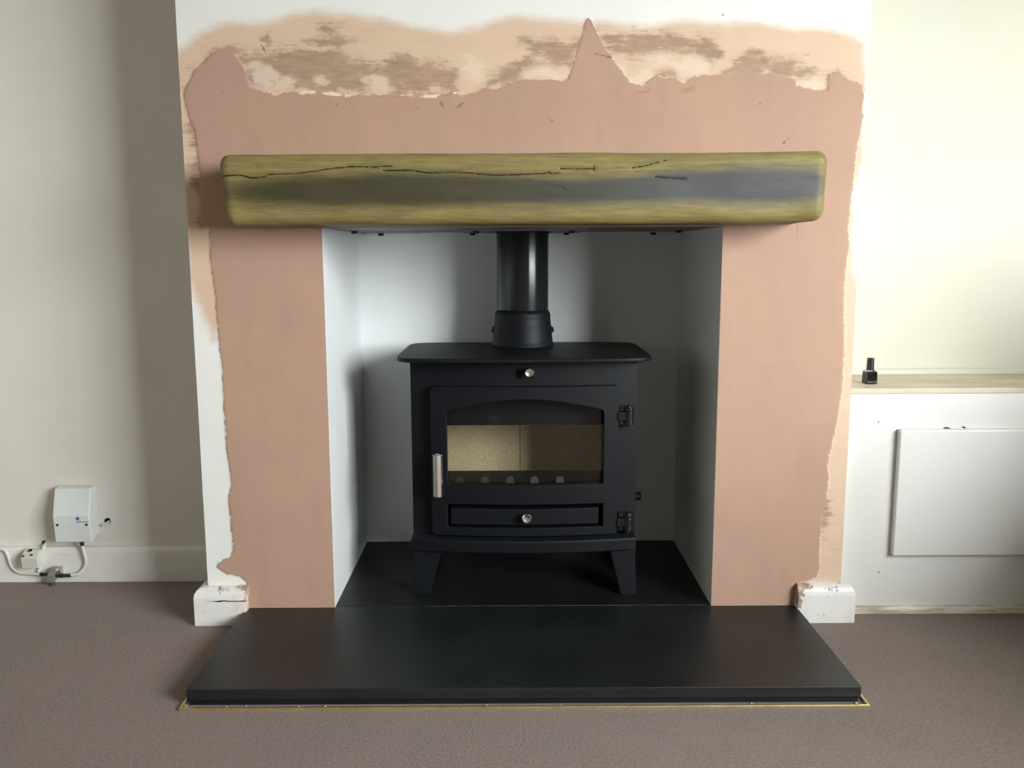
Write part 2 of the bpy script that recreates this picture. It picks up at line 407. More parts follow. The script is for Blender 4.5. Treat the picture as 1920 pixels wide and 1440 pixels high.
# left alcove back wall with two drilled cable holes
def wall_with_holes(x0, x1, z0, z1, y, holes):
    bm = B()
    def loop(pts):
        vs_ = [bm.verts.new((px, y, pz)) for px, pz in pts]
        for i in range(len(vs_)): bm.edges.new((vs_[i], vs_[(i+1) % len(vs_)]))
    loop([(x0, z0), (x1, z0), (x1, z1), (x0, z1)])
    for h in holes: loop(h)
    bmesh.ops.triangle_fill(bm, use_beauty=True, edges=bm.edges[:])
    return bm
def hole_outline(c, r, n=14, seed=1):
    rg = random.Random(seed)
    return [(c[0]+r*math.cos(2*math.pi*k/n)*(.85+.3*rg.random()), c[2]+r*math.sin(2*math.pi*k/n)*(.85+.3*rg.random())) for k in range(n)]
H1 = at(202, 977, y=ALW); H2 = at(83, 1018, y=ALW)
h1 = hole_outline(H1, .0085, seed=3); h2 = hole_outline(H2, .0065, seed=5)
wl = struct(obj('wall_alcove_left', wall_with_holes(ROOM_L, BL, 0, CEIL, ALW, [h1, h2]), 'cream'))
for h in (h1, h2):
    bm = B(); A = [bm.verts.new((p[0], ALW, p[1])) for p in h]; C = [bm.verts.new((p[0], ALW+.03, p[1])) for p in h]
    for i in range(len(h)): bm.faces.new((A[i], A[(i+1) % len(h)], C[(i+1) % len(h)], C[i]))
    bm.faces.new(C)
    obj('hole_lining', bm, mat('drilled_plaster', (.10, .075, .055), (.04, .03, .02), 90, .9) if h is h1 else bpy.data.materials['drilled_plaster'], wl)
struct(obj('wall_alcove_right', bx(BR, W_X, ARW, ARW+.03, 0, CEIL), 'cream_right'))

# chimney breast: fine front skin with the recess opening, plus returns
px = lambda pts: [tuple(at(u, v, y=0)[[0, 2]]) for u, v in pts]
PLASTER = px([(462, 1150), (462, 1090), (451, 1081), (425, 1076), (407, 1064), (410, 1052), (432, 1045), (437, 1028), (433, 974), (428, 935),
    (433, 911), (431, 882), (424, 838), (420, 770), (416, 687), (410, 639), (404, 551), (395, 493), (392, 427), (379, 415), (375, 330), (370, 280), (366, 245), (357, 225),
    (347, 195), (345, 178), (352, 160), (365, 132), (385, 115), (398, 101), (415, 95), (432, 97), (444, 106), (455, 122), (464, 142), (470, 164), (495, 172),
    (520, 178), (545, 173), (560, 174), (582, 171), (605, 174), (620, 175), (650, 179), (695, 179), (745, 178), (795, 181), (812, 181), (830, 176), (855, 173), (872, 179),
    (905, 167), (935, 165), (967, 154), (987, 149), (1030, 150), (1065, 151), (1070, 135), (1080, 101), (1090, 70), (1099, 34), (1107, 35), (1120, 66), (1132, 90),
    (1147, 110), (1170, 137), (1182, 155), (1205, 160), (1216, 152), (1230, 142), (1260, 145), (1282, 155), (1300, 145), (1320, 140), (1345, 141), (1400, 136), (1450, 138), (1492, 149),
    (1495, 161), (1525, 166), (1552, 171), (1552, 140), (1575, 135), (1590, 147), (1615, 160), (1622, 180), (1617, 200), (1617, 225), (1610, 262), (1603, 300), (1604, 318),
    (1596, 364), (1590, 431), (1593, 446), (1588, 493), (1583, 541), (1582, 605), (1584, 639), (1580, 678), (1580, 712), (1574, 770), (1558, 843), (1552, 867), (1555, 906), (1548, 935),
    (1541, 960), (1538, 1003), (1536, 1066), (1531, 1083), (1500, 1092), (1495, 1150)])
TOPEDGE = px([(470, 166), (495, 173), (520, 179), (545, 174), (560, 174), (582, 172), (620, 176), (650, 180), (695, 180), (745, 179), (795, 181), (812, 181), (830, 176), (855, 174)])
TOPEDGE2 = px([(1495, 160), (1525, 165), (1552, 170), (1575, 175)])
SMEAR = px([(300, 105), (345, 85), (380, 62), (430, 46), (500, 38), (545, 25), (600, 20), (660, 22), (700, 34), (770, 46), (850, 56), (890, 48), (930, 36), (980, 29),
    (1030, 36), (1100, 42), (1200, 46), (1260, 40), (1340, 40), (1420, 42), (1500, 52), (1560, 55), (1600, 66), (1624, 80), (1626, 160), (1618, 175), (1622, 300), (1604, 360), (1603, 500),
    (1640, 620), (1640, 1150), (1400, 1150), (1400, 300), (460, 300), (440, 560), (400, 640), (350, 520), (340, 300)])
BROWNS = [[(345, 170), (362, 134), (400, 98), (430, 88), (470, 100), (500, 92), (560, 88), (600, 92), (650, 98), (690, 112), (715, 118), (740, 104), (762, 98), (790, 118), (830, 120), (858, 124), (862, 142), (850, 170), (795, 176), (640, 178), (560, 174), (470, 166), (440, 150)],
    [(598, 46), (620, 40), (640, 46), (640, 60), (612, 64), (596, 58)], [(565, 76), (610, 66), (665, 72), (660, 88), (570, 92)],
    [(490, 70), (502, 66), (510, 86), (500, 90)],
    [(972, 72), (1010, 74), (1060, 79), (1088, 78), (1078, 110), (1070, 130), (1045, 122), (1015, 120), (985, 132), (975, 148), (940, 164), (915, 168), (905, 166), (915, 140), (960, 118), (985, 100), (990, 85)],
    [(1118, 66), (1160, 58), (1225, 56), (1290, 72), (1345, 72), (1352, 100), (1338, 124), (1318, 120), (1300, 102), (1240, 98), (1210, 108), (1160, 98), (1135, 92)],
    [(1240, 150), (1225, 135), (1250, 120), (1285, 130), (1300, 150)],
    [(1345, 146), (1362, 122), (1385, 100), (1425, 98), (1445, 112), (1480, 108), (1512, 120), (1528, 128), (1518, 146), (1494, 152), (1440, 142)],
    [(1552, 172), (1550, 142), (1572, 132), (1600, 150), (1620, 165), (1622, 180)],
    [(352, 230), (382, 225), (388, 300), (392, 428), (374, 428), (364, 330)], [(1525, 940), (1552, 940), (1548, 1002), (1530, 1002)]]  # first polygon: stain beside the mantel, partly its shadow put into the colour
CHIPS = [[(462, 128), (480, 120), (510, 124), (520, 140), (516, 152), (530, 148), (545, 138), (552, 150), (546, 166), (515, 172), (490, 168), (472, 160)],
    [(678, 146), (700, 138), (725, 142), (734, 168), (722, 177), (690, 176), (684, 160)], [(590, 146), (606, 142), (612, 154), (596, 158)], [(640, 172), (668, 171), (670, 179), (648, 180)],
    [(862, 118), (885, 112), (902, 118), (904, 140), (915, 144), (912, 154), (885, 155), (868, 146)],
    [(980, 138), (1000, 130), (1025, 126), (1044, 140), (1066, 140), (1068, 150), (1045, 149), (990, 148)], [(1000, 104), (1020, 100), (1024, 112), (1004, 114)],
    [(1150, 112), (1168, 112), (1180, 130), (1210, 130), (1226, 140), (1208, 156), (1190, 156), (1172, 140)],
    [(1196, 104), (1240, 104), (1275, 112), (1318, 104), (1332, 122), (1326, 138), (1300, 142), (1282, 154), (1268, 146), (1262, 130), (1225, 124)],
    [(1490, 152), (1505, 148), (1545, 150), (1552, 168), (1530, 168), (1496, 160)], [(362, 206), (378, 204), (392, 212), (388, 218), (374, 222)]]
CRACKS = [[(1103, 34), (1120, 68), (1132, 91), (1146, 108)], [(1115, 101), (1132, 105), (1147, 110)], [(1315, 49), (1342, 47), (1370, 45)], [(1342, 47), (1360, 61)], [(1494, 420), (1493, 450)]]
MARKS = [[(826, 192), (833, 204)], [(852, 202), (860, 200), (868, 193)], [(1354, 29), (1356, 26)], [(1422, 197), (1426, 192)], [(1469, 268), (1478, 260), (1486, 254)],
    [(1028, 220), (1036, 228)], [(781, 204), (784, 202)], [(630, 197), (632, 196)], [(418, 170), (420, 174)], [(490, 84), (500, 100)], [(1279, 74), (1285, 73)], [(1340, 492), (1344, 492)]]
REDS = [[(1190, 174), (1205, 172), (1218, 168)], [(1278, 172), (1290, 169), (1300, 166)], [(700, 178), (790, 179)], [(846, 174), (826, 178)]]

def axis_lines(cuts, step):
    out = []
    for a, b in zip(cuts, cuts[1:]):
        n = max(1, round((b-a)/step)); out += [a+(b-a)*k/n for k in range(n)]
    return np.array(out+[cuts[-1]])
xs = axis_lines([BL, -HW, HW, BR], .0034); zs = np.concatenate([axis_lines([0, ZT, 1.42], .0034), [CEIL]])
X, Z = np.meshgrid(xs, zs, indexing='ij')
f_pl = sd_poly(X, Z, PLASTER)
fields = {'plaster': f_pl, 'smear': sd_poly(X, Z, SMEAR),
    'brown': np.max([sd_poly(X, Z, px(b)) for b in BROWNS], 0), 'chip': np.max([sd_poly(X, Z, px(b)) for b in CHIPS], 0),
    'crack': np.min([sd_line(X, Z, px(b))+(0 if k < 2 else .0012) for k, b in enumerate(CRACKS)], 0), 'mark': np.min([sd_line(X, Z, px(b)) for b in MARKS], 0),
    'red': np.min([sd_line(X, Z, px(b)) for b in REDS], 0), 'lip': np.minimum(sd_line(X, Z, TOPEDGE), sd_line(X, Z, TOPEDGE2))}
rng = np.random.default_rng(4)
def smooth_noise(shape, cells, seed):
    r = np.random.default_rng(seed); g = r.random((cells[0]+2, cells[1]+2))
    ii = np.linspace(0, cells[0], shape[0]); jj = np.linspace(0, cells[1], shape[1])
    i0 = ii.astype(int); j0 = jj.astype(int); fi = (ii-i0)[:, None]; fj = (jj-j0)[None, :]
    fi = fi*fi*(3-2*fi); fj = fj*fj*(3-2*fj)
    return (g[i0][:, j0]*(1-fi)*(1-fj)+g[i0+1][:, j0]*fi*(1-fj)+g[i0][:, j0+1]*(1-fi)*fj+g[i0+1][:, j0+1]*fi*fj)-.5
Y = -.0016*np.clip(f_pl/.006+.5, 0, 1) + .0012*smooth_noise(X.shape, (12, 14), 2) + .0006*smooth_noise(X.shape, (40, 44), 3)
edge = (np.abs(X-BL) < 1e-6) | (np.abs(X-BR) < 1e-6)
nx, nz = X.shape
verts = np.stack([X, Y, Z], -1).reshape(-1, 3)
idx = np.arange(nx*nz).reshape(nx, nz)
xc = (xs[:-1]+xs[1:])/2; zc = (zs[:-1]+zs[1:])/2
keep = ~((np.abs(xc)[:, None] < HW) & (zc[None, :] < ZT))
q = np.stack([idx[:-1, :-1], idx[1:, :-1], idx[1:, 1:], idx[:-1, 1:]], -1)[keep]
ret = []                                       # returns to the alcoves
nv = len(verts); extra = []
for side, yb in ((0, ALW), (nx-1, ARW)):
    base = nv+len(extra)
    extra += [(xs[side], yb, z) for z in zs]
    for k in range(nz-1): ret.append((idx[side, k], idx[side, k+1], base+k+1, base+k))
verts = np.concatenate([verts, np.array(extra)])
me = bpy.data.meshes.new('wall_chimney_breast')
me.from_pydata(verts.tolist(), [], q.tolist()+[list(map(int, r)) for r in ret])
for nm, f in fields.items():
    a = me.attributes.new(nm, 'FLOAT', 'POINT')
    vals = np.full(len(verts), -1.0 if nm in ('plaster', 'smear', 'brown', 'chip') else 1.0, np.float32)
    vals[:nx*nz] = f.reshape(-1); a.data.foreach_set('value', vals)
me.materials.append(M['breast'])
bme = bmesh.new(); bme.from_mesh(me); bmesh.ops.delete(bme, geom=[v for v in bme.verts if not v.link_faces], context='VERTS')
bme.to_mesh(me); bme.free()
wb = bpy.data.objects.new('wall_chimney_breast', me); COL.objects.link(wb)
struct(wb, 'chimney breast with bare pink plaster patch ragged against cream paint')

# recess lining boards
struct(obj('wall_recess_left', bx(-HW-.014, -HW, .001, REC, 0, ZT), 'board', bevel=.001))
struct(obj('wall_recess_right', bx(HW, HW+.014, .001, REC, 0, ZT), 'board', bevel=.001))
struct(obj('wall_recess_back', bx(-HW-.014, HW+.014, REC, REC+.014, 0, ZT), 'board'))
cr = struct(obj('ceiling_recess', bx(-HW-.014, HW+.014, .001, REC+.014, ZT, ZT+.01), 'plate_grey'))
obj('cover_strip', bx(-.405, -.275, REC-.02, REC-.001, ZT-.006, ZT), 'gloss_white', cr, bevel=.001)
obj('register_plate', bx(-.15, .155, .16, REC-.003, ZT-.003, ZT), 'plate_grey', cr)
for u, d in ((664, .18), (893, .2), (886, .42), (714, .44), (1062, .42), (1072, .2), (1272, .2), (1225, .44)):
    x = at(u, 432, y=d)[0]
    obj('bolt', lathe(B(), [(.0075, 0), (.0075, -.004), (.005, -.006)], (x, d, ZT-.003), 'z', 10), 'void', cr)

# skirting boards
prof = [(0, 0), (-.018, 0), (-.018, .078), (-.0165, .086), (-.012, .0915), (0, .093)]
struct(obj('baseboard_left', prism(B(), [(ALW+a, b) for a, b in prof], 'x', ROOM_L, BL), 'gloss_white', bevel=.001))
def stub(name, x_edge, x_in, sgn):
    """short piece of skirting left on the breast, mitred round its outer corner"""
    t, hgt = .026, .088
    pr = [(0, 0), (t, 0), (t, .066), (t-.0015, .074), (t-.006, .082), (t-.013, hgt-.002), (0, hgt)]
    bm = B()
    a = [bm.verts.new((x_in, -d, z)) for d, z in pr]
    if sgn:                                   # add a few columns so the broken end can be rough
        pass
    b = [bm.verts.new((x_edge+sgn*d, -d, z)) for d, z in pr]
    c = [bm.verts.new((x_edge+sgn*d, .24 if sgn < 0 else .03, z)) for d, z in pr]
    n = len(pr)
    for A, C in ((a, b), (b, c)):
        for i in range(n-1): bm.faces.new((A[i], A[i+1], C[i+1], C[i]))
    bm.faces.new(a); bm.faces.new(c[::-1])
    bmesh.ops.subdivide_edges(bm, edges=[e for e in bm.edges if e.calc_length() > .03], cuts=5, use_grid_fill=True)
    rg = random.Random(8)
    for v in bm.verts:
        if abs(v.co.x-x_in) < 1e-5 and v.co.z > .01: v.co.x += rg.uniform(-.002, .002); v.co.y += rg.uniform(0, .002)
    wv = {}
    bm.verts.ensure_lookup_table()
    ly = bm.verts.layers.float.new('wear')
    for v in bm.verts:
        e = abs(v.co.x-x_in); v[ly] = max(0, .16-e*4.0)+(.06 if v.co.z > .08 else 0)
    return struct(obj(name, bm, 'old_skirting', bevel=.0012))
sl = stub('baseboard_breast_left', BL, at(461, 1120, y=-.026)[0], -1)
sr = stub('baseboard_breast_right', BR, at(1498, 1120, y=-.026)[0], 1)
# split running along the left stub
p0, p1 = at(382, 1128, y=-.0262), at(461, 1130, y=-.0262)
bm = B(); zc0 = p0[2]
pts = [(p0[0], zc0), (p0[0]+.02, zc0-.0006), (p0[0]+.038, zc0-.0014), (p0[0]+.046, zc0+.0006), (p0[0]+.052, zc0-.0008), (p1[0], zc0-.0004),
       (p1[0], zc0+.0012), (p0[0]+.055, zc0+.0012), (p0[0]+.047, zc0+.0028), (p0[0]+.039, zc0+.0022), (p0[0]+.02, zc0+.0003)]
obj('split', prism(bm, pts, 'y', -.0264, -.02), 'void', sl)

# ------------------------------------------------------------------ hearth
hearth = thing('hearth', (0, -.19, 0), 'black slate hearth under and in front of the stove', 'hearth')
HXL, HXR, HE = -.6325, .6236, .382
bm = prism(B(), [(HXL, -HE), (HXR, -HE), (HXR, -.012), (HXR-.004, -.003), (HXR-.012, 0), (HW, 0), (HW, .0045), (-HW, .0045), (-HW, 0), (HXL+.004, 0), (HXL, -.004)], 'z', .0115, ZH)
obj('front_slab', bm, 'slate', hearth, bevel=.0014)
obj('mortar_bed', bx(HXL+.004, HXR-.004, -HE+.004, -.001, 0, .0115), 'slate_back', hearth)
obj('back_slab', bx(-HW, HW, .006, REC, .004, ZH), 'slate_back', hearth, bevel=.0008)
obj('joint', bx(-.215, HW-.004, .0045, .006, .01, ZH-.0002), 'grout', hearth)

# brass carpet edging round the hearth
zb = .005
gl, gr = at(335, 1328, z=zb), at(1630, 1320, z=zb)
yb = (gl[1]+gr[1])/2
edging = thing('carpet_edging', (0, yb, 0), 'thin brass carpet edging strip around the hearth', 'edging strip')
obj('front_strip', bx(gl[0], gr[0], yb-.002, yb+.002, 0, zb), 'brass', edging, bevel=.0006)
obj('side_strip', bx(gl[0], gl[0]+.004, yb+.002, -.03, 0, zb), 'brass', edging, bevel=.0006)
obj('side_strip', bx(gr[0]-.004, gr[0], yb+.002, -.03, 0, zb), 'brass', edging, bevel=.0006)

# crumbs of plaster lying in the gap
rg = random.Random(21)
crumb_spots = [(349, 1325), (425, 1325), (463, 1321), (560, 1325), (610, 1324), (912, 1322), (1050, 1320), (1408, 1317), (1605, 1317), (1617, 1312)]
cm = None
for i, (u, v) in enumerate(crumb_spots):
    p_ = at(u, v, z=.002); p_[1] = max(min(p_[1], -HE-.003), yb+.004)
    if cm is None:
        bm = B(); bmesh.ops.create_icosphere(bm, subdivisions=1, radius=.0022)
        for v_ in bm.verts: v_.co *= rg.uniform(.7, 1.25); v_.co.z *= .8
        c_ = obj('plaster_crumb', bm, 'crumb'); cm = c_
    else:
        c_ = cm.copy(); COL.objects.link(c_)
    c_.location = (p_[0], p_[1], .0016); c_.rotation_euler = (0, 0, rg.uniform(0, 6)); s_ = rg.uniform(.6, 1.3); c_.scale = (s_*1.3, s_, s_)
    tag(c_, 'tiny pale plaster crumb lying between hearth and brass strip', 'crumb', 'crumbs along the hearth edge')

# ------------------------------------------------------------------ mantel beam
MX0, MX1, MD = -.601, .601, .15
U_, V_ = 420, 96
uu = np.linspace(0, 1, U_+1)
# cross-section outline walked from back-top over the front to back-bottom
def beam_section(k):
    """k in 0..1 -> (y, z0..1 height factor)"""
    pass
R_ = .02; Hh = .138
per = [(0, Hh)]
for a in np.linspace(90, 180, 9): per.append((-MD+R_+R_*math.cos(math.radians(a)), Hh-R_+R_*math.sin(math.radians(a))))
zf = np.linspace(Hh-R_, R_*1.1, 46)[1:-1]
per += [(-MD, z) for z in zf]
for a in np.linspace(180, 270, 9): per.append((-MD+R_+R_*math.cos(math.radians(a)), R_*1.1+R_*1.1*math.sin(math.radians(a))))
per += [(-MD*.6, 0), (-MD*.3, 0), (0, 0)]
per = np.array(per)
nu, npv = U_+1, len(per)
ends = .016
ux = MX0+(MX1-MX0)*uu
n1 = smooth_noise((nu, npv), (14, 4), 11); n2 = smooth_noise((nu, npv), (50, 12), 12); n3 = smooth_noise((nu, 1), (9, 0), 13)
VX = np.zeros((nu, npv)); VY = np.zeros((nu, npv)); VZ = np.zeros((nu, npv))
for i, t in enumerate(uu):
    x = ux[i]; e = min(x-MX0, MX1-x)
    # pillow the ends: sections shrink within 'ends' of each end
    s = 1.0 if e >= .024 else math.sqrt(max(0, 1-(1-e/.024)**2))
    ins = .017*(1-s)
    y = per[:, 0].copy(); z = per[:, 1].copy()
    zmid = Hh/2
    z = zmid+(z-zmid)*(1-ins*2/Hh); y = np.minimum(y+ins*(-y/MD), 0)
    zoff = .8862+.007*t + .0035*math.sin(t*5.1+.6)*.4
    VX[i] = x; VY[i] = y-.0; VZ[i] = z+zoff
taper = np.where(uu < .03, 0, 0)
wob = (n1*.004+n2*.0004)*np.clip(-VY/.03, 0, 1)
VY += wob
VZ += (smooth_noise((nu, npv), (10, 2), 15)*.0035)*np.clip(-VY/.03, 0, 1)
# the ends lean in slightly towards the bottom
lean = (1.0-(VZ-.889)/Hh)
VX += np.where(uu[:, None] < .05, .012*lean*(1-uu[:, None]/.05), 0)
VX -= np.where(uu[:, None] > .95, .005*lean*(uu[:, None]-.95)/.05, 0)
pm = lambda pts: [tuple(at(u, v, y=-MD)[[0, 2]]) for u, v in pts]
MCR = [[(415, 330), (450, 328), (470, 334), (495, 332), (505, 327), (560, 325), (590, 321), (620, 316), (660, 312), (700, 313), (735, 311)],
       [(718, 320), (770, 319), (800, 324), (850, 323), (885, 325), (930, 329), (975, 327), (1020, 325), (1028, 322), (1034, 326), (1048, 324)],
       [(1050, 316), (1080, 317), (1113, 316), (1115, 310)], [(1115, 316), (1113, 320)], [(1185, 315), (1215, 310), (1245, 301), (1260, 297)], [(1228, 331), (1260, 334), (1285, 335)],
       [(816, 340), (850, 338), (872, 335)], [(478, 313), (480, 315)], [(593, 313), (594, 313)], [(1376, 291), (1410, 293), (1448, 288)], [(1140, 323), (1180, 324), (1200, 322)],
       [(1030, 350), (1050, 350), (1060, 356)]]
front = (VY < -MD*.7)
dcr = np.full((nu, npv), 1.0)
for k, c in enumerate(MCR):
    w = 0.0 if k < 6 else .0009
    dcr = np.minimum(dcr, sd_line(VX, VZ, pm(c))+w)
dcr = np.where(front, dcr, 1.0)
VY += np.where(front, .0018*np.clip(1-dcr/.004, 0, 1), 0)
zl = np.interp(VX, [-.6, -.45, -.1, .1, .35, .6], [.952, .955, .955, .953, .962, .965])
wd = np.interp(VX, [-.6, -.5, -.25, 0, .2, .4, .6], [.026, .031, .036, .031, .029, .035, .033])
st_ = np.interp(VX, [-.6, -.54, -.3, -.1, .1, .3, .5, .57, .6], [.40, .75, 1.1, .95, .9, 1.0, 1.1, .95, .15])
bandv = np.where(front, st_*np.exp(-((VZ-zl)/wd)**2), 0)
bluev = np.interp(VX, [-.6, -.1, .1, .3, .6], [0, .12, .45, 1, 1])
vid = np.arange(nu*npv).reshape(nu, npv)
faces = np.stack([vid[:-1, :-1], vid[1:, :-1], vid[1:, 1:], vid[:-1, 1:]], -1).reshape(-1, 4).tolist()
faces += [vid[0].tolist(), vid[-1][::-1].tolist(), vid[:, 0][::-1].tolist()+vid[:, -1].tolist()]
org = np.array([0, -.075, .889])
me = bpy.data.meshes.new('mantel_beam')
me.from_pydata((np.stack([VX, VY, VZ], -1).reshape(-1, 3)-org).tolist(), [], faces)
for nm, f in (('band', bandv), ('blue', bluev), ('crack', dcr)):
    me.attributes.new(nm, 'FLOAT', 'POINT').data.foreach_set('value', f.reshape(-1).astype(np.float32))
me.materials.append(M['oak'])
bme = bmesh.new(); bme.from_mesh(me); bmesh.ops.recalc_face_normals(bme, faces=bme.faces); bme.to_mesh(me); bme.free()
for p_ in me.polygons: p_.use_smooth = len(p_.vertices) == 4
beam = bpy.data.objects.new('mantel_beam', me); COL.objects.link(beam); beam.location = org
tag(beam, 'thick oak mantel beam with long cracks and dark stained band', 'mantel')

# ------------------------------------------------------------------ stove
SX = .0035
def bow(x): return .072-.025*(1-((x-SX)/.26)**2)
def onbow(u, v, off=0):
    p_ = at(u, v, y=.06)
    for _ in range(4): p_ = at(u, v, y=bow(p_[0])+off)
    return p_
stove = thing('wood_stove', (SX, .22, ZH), 'black cast iron wood burning stove on the slate hearth', 'stove')
def bowed_sheet(cols, off, thick):
    """cols: list of (x, [(z0,z1,key)...]); quads between neighbouring columns sharing a key, extruded back"""
    bm = B(); cache = {}
    def V(x, z):
        k = (round(x, 6), round(z, 6))
        if k not in cache: cache[k] = bm.verts.new((x, bow(x)+off, z))
        return cache[k]
    fs = []
    for (xa, A), (xb, C) in zip(cols, cols[1:]):
        for sa in A:
            for sb in C:
                if sa[2] == sb[2] or (isinstance(sa[2], tuple) and sb[2] in sa[2]) or (isinstance(sb[2], tuple) and sa[2] in sb[2]):
                    fs.append((V(xa, sa[0]), V(xb, sb[0]), V(xb, sb[1]), V(xa, sa[1])))
    faces_ = [bm.faces.new(f) for f in fs]
    r = bmesh.ops.extrude_face_region(bm, geom=faces_)
    bmesh.ops.translate(bm, verts=[g for g in r['geom'] if isinstance(g, bmesh.types.BMVert)], vec=(0, thick, 0))
    return bm
# door outline
dTL, dTR, dBL, dBR = onbow(807, 724), onbow(1160, 724), onbow(810, 1002), onbow(1158, 1001)
wL, wR = onbow(838, 840), onbow(1132, 840)
X0, X1, WX0, WX1 = (dTL[0]+dBL[0])/2, (dTR[0]+dBR[0])/2, wL[0], wR[0]
DZ1, DZ0 = (dTL[2]+dTR[2])/2, (dBL[2]+dBR[2])/2
Zsp = onbow(841, 771)[2]; Zap = onbow(985, 749)[2]; Zwb = onbow(842, 909)[2]
Zs1 = onbow(838, 945)[2]; Zs0 = onbow(838, 988)[2]
def arch(x):
    t = (x-(WX0+WX1)/2)/((WX1-WX0)/2); z = Zap-(Zap-Zsp)*abs(t)**1.75
    e = (1-abs(t))*(WX1-WX0)/2
    if e < .006: z -= .006*(1-math.sqrt(max(0, 1-(1-e/.006)**2)))
    return z
def wbot(x):
    e = min(x-WX0, WX1-x); return Zwb+(.005*(1-math.sqrt(max(0, 1-(1-e/.005)**2))) if e < .005 else 0)
def outer(x, z, sgn):
    e = min(x-X0, X1-x); r = .008
    return z-sgn*(r*(1-math.sqrt(max(0, 1-(1-e/r)**2))) if e < r else 0)
mid = sorted(set([WX0+k*.0012 for k in range(0, 6)]+[WX1-k*.0012 for k in range(0, 6)]+list(np.linspace(WX0+.007, WX1-.007, 34))))
cols = []
for x in [X0, X0+.0015, X0+.003, X0+.005, X0+.008]+list(np.linspace(X0+.008, WX0, 5))[1:-1]:
    cols.append((x, [(outer(x, DZ0, -1), outer(x, DZ1, 1), 's')]))
cols = [(x, [(a, b, 'L')]) for x, ((a, b, _),) in cols]
zc_ = [Zs0, Zs1]
def rails(x, first=False):
    return [(DZ0, Zs0, 'lo'), (Zs1, wbot(x), 'mi'), (arch(x), DZ1, 'hi')]
cols_all = []
bm = B(); cache = {}
def V3(x, z):
    k = (round(x, 6), round(z, 6))
    if k not in cache: cache[k] = bm.verts.new((x, bow(x), z))
    return cache[k]
fs = []
zl_ = lambda x: [outer(x, DZ0, -1), Zs0, Zs1, wbot(WX0), arch(WX0), outer(x, DZ1, 1)]
lx = [X0, X0+.0015, X0+.003, X0+.005, X0+.008]+list(np.linspace(X0+.008, WX0, 5))[1:]
rx = list(np.linspace(WX1, X1-.008, 5))+[X1-.005, X1-.003, X1-.0015, X1]
for seq in (lx, rx):
    for a, b in zip(seq, seq[1:]):
        za, zb_ = zl_(a), zl_(b)
        for k in range(5): fs.append((V3(a, za[k]), V3(b, zb_[k]), V3(b, zb_[k+1]), V3(a, za[k+1])))
for a, b in zip(mid, mid[1:]):
    for lo_, hi_ in ((lambda x: DZ0, lambda x: Zs0), (lambda x: Zs1, wbot), (arch, lambda x: DZ1)):
        fs.append((V3(a, lo_(a)), V3(b, lo_(b)), V3(b, hi_(b)), V3(a, hi_(a))))
ff = [bm.faces.new(f) for f in fs]
r = bmesh.ops.extrude_face_region(bm, geom=ff)
bmesh.ops.translate(bm, verts=[g for g in r['geom'] if isinstance(g, bmesh.types.BMVert)], vec=(0, .022, 0))
door = obj('door', bm, 'stove', stove, bevel=.0022, seg=2)

# window glass, sitting towards the back of the door
bm = B(); gx = np.linspace(WX0-.006, WX1+.006, 40)
r0 = [bm.verts.new((x, bow(x)+.014, Zwb-.008)) for x in gx]; r1 = [bm.verts.new((x, bow(x)+.014, Zap+.008)) for x in gx]
for k in range(39): bm.faces.new((r0[k], r0[k+1], r1[k+1], r1[k]))
r = bmesh.ops.extrude_face_region(bm, geom=bm.faces[:])
bmesh.ops.translate(bm, verts=[g for g in r['geom'] if isinstance(g, bmesh.types.BMVert)], vec=(0, .004, 0))
obj('window_glass', bm, 'stove_glass', door)
# ash drawer front
a0, a1 = onbow(845, 953, .004), onbow(1122, 985, .004)
bm = B(); gx = np.linspace(a0[0], a1[0], 24)
zt_, zb2 = a0[2], onbow(845, 983, .004)[2]
r0 = [bm.verts.new((x, bow(x)+.004, zb2)) for x in gx]; r1 = [bm.verts.new((x, bow(x)+.004, zt_)) for x in gx]
for k in range(23): bm.faces.new((r0[k], r0[k+1], r1[k+1], r1[k]))
r = bmesh.ops.extrude_face_region(bm, geom=bm.faces[:])
bmesh.ops.translate(bm, verts=[g for g in r['geom'] if isinstance(g, bmesh.types.BMVert)], vec=(0, .06, 0))
drawer = obj('ash_drawer', bm, 'stove', stove, bevel=.0018)
def knob(parent, u, v, y_face, length):
    c = at(u, v, y=y_face-length)
    prf = [(.0045, length), (.0045, length*.55), (.0085, length*.5), (.0112, length*.28), (.0112, length*.08), (.0098, 0), (.0092, -.0006), (.0035, .0009), (.0004, .0009)]
    return obj('knob', lathe(B(), prf[::-1], (c[0], c[1], c[2]), 'y', 28), 'steel', parent, smooth=False)
knob(drawer, 988, 973, bow(.0)+.004, .022)

# body shell: sides, back, top, floor and the bowed front plate
PO = .022
bxl, bxr = at(772, 850, y=.09)[0], at(1194, 850, y=.09)[0]
bz0, bz1 = .150, at(980, 680, y=.055)[2]
yb_ = .372
bm = B()
box(bm, bxl, bxl+.008, bow(bxl)+PO, yb_, bz0, bz1); box(bm, bxr-.008, bxr, bow(bxr)+PO, yb_, bz0, bz1)
box(bm, bxl, bxr, yb_-.008, yb_, bz0, bz1); box(bm, bxl, bxr, .09, yb_, bz1-.008, bz1); box(bm, bxl, bxr, .09, yb_, bz0, bz0+.008)
fx0, fx1, fz0, fz1 = WX0-.008, WX1+.008, Zs0-.004, Zap+.01
slot = (at(967, 700, y=.07)[0], at(1000, 700, y=.07)[0], at(978, 709, y=.069)[2], at(978, 691, y=.069)[2])
gx = sorted(list(np.linspace(bxl, bxr, 40))+[fx0, fx1, slot[0], slot[1]]); gz = [bz0, fz0, fz1, slot[2], slot[3], bz1]
cache = {}; ff = []
def V4(x, z):
    k = (round(x, 6), round(z, 6))
    if k not in cache: cache[k] = bm.verts.new((x, bow(x)+PO, z))
    return cache[k]
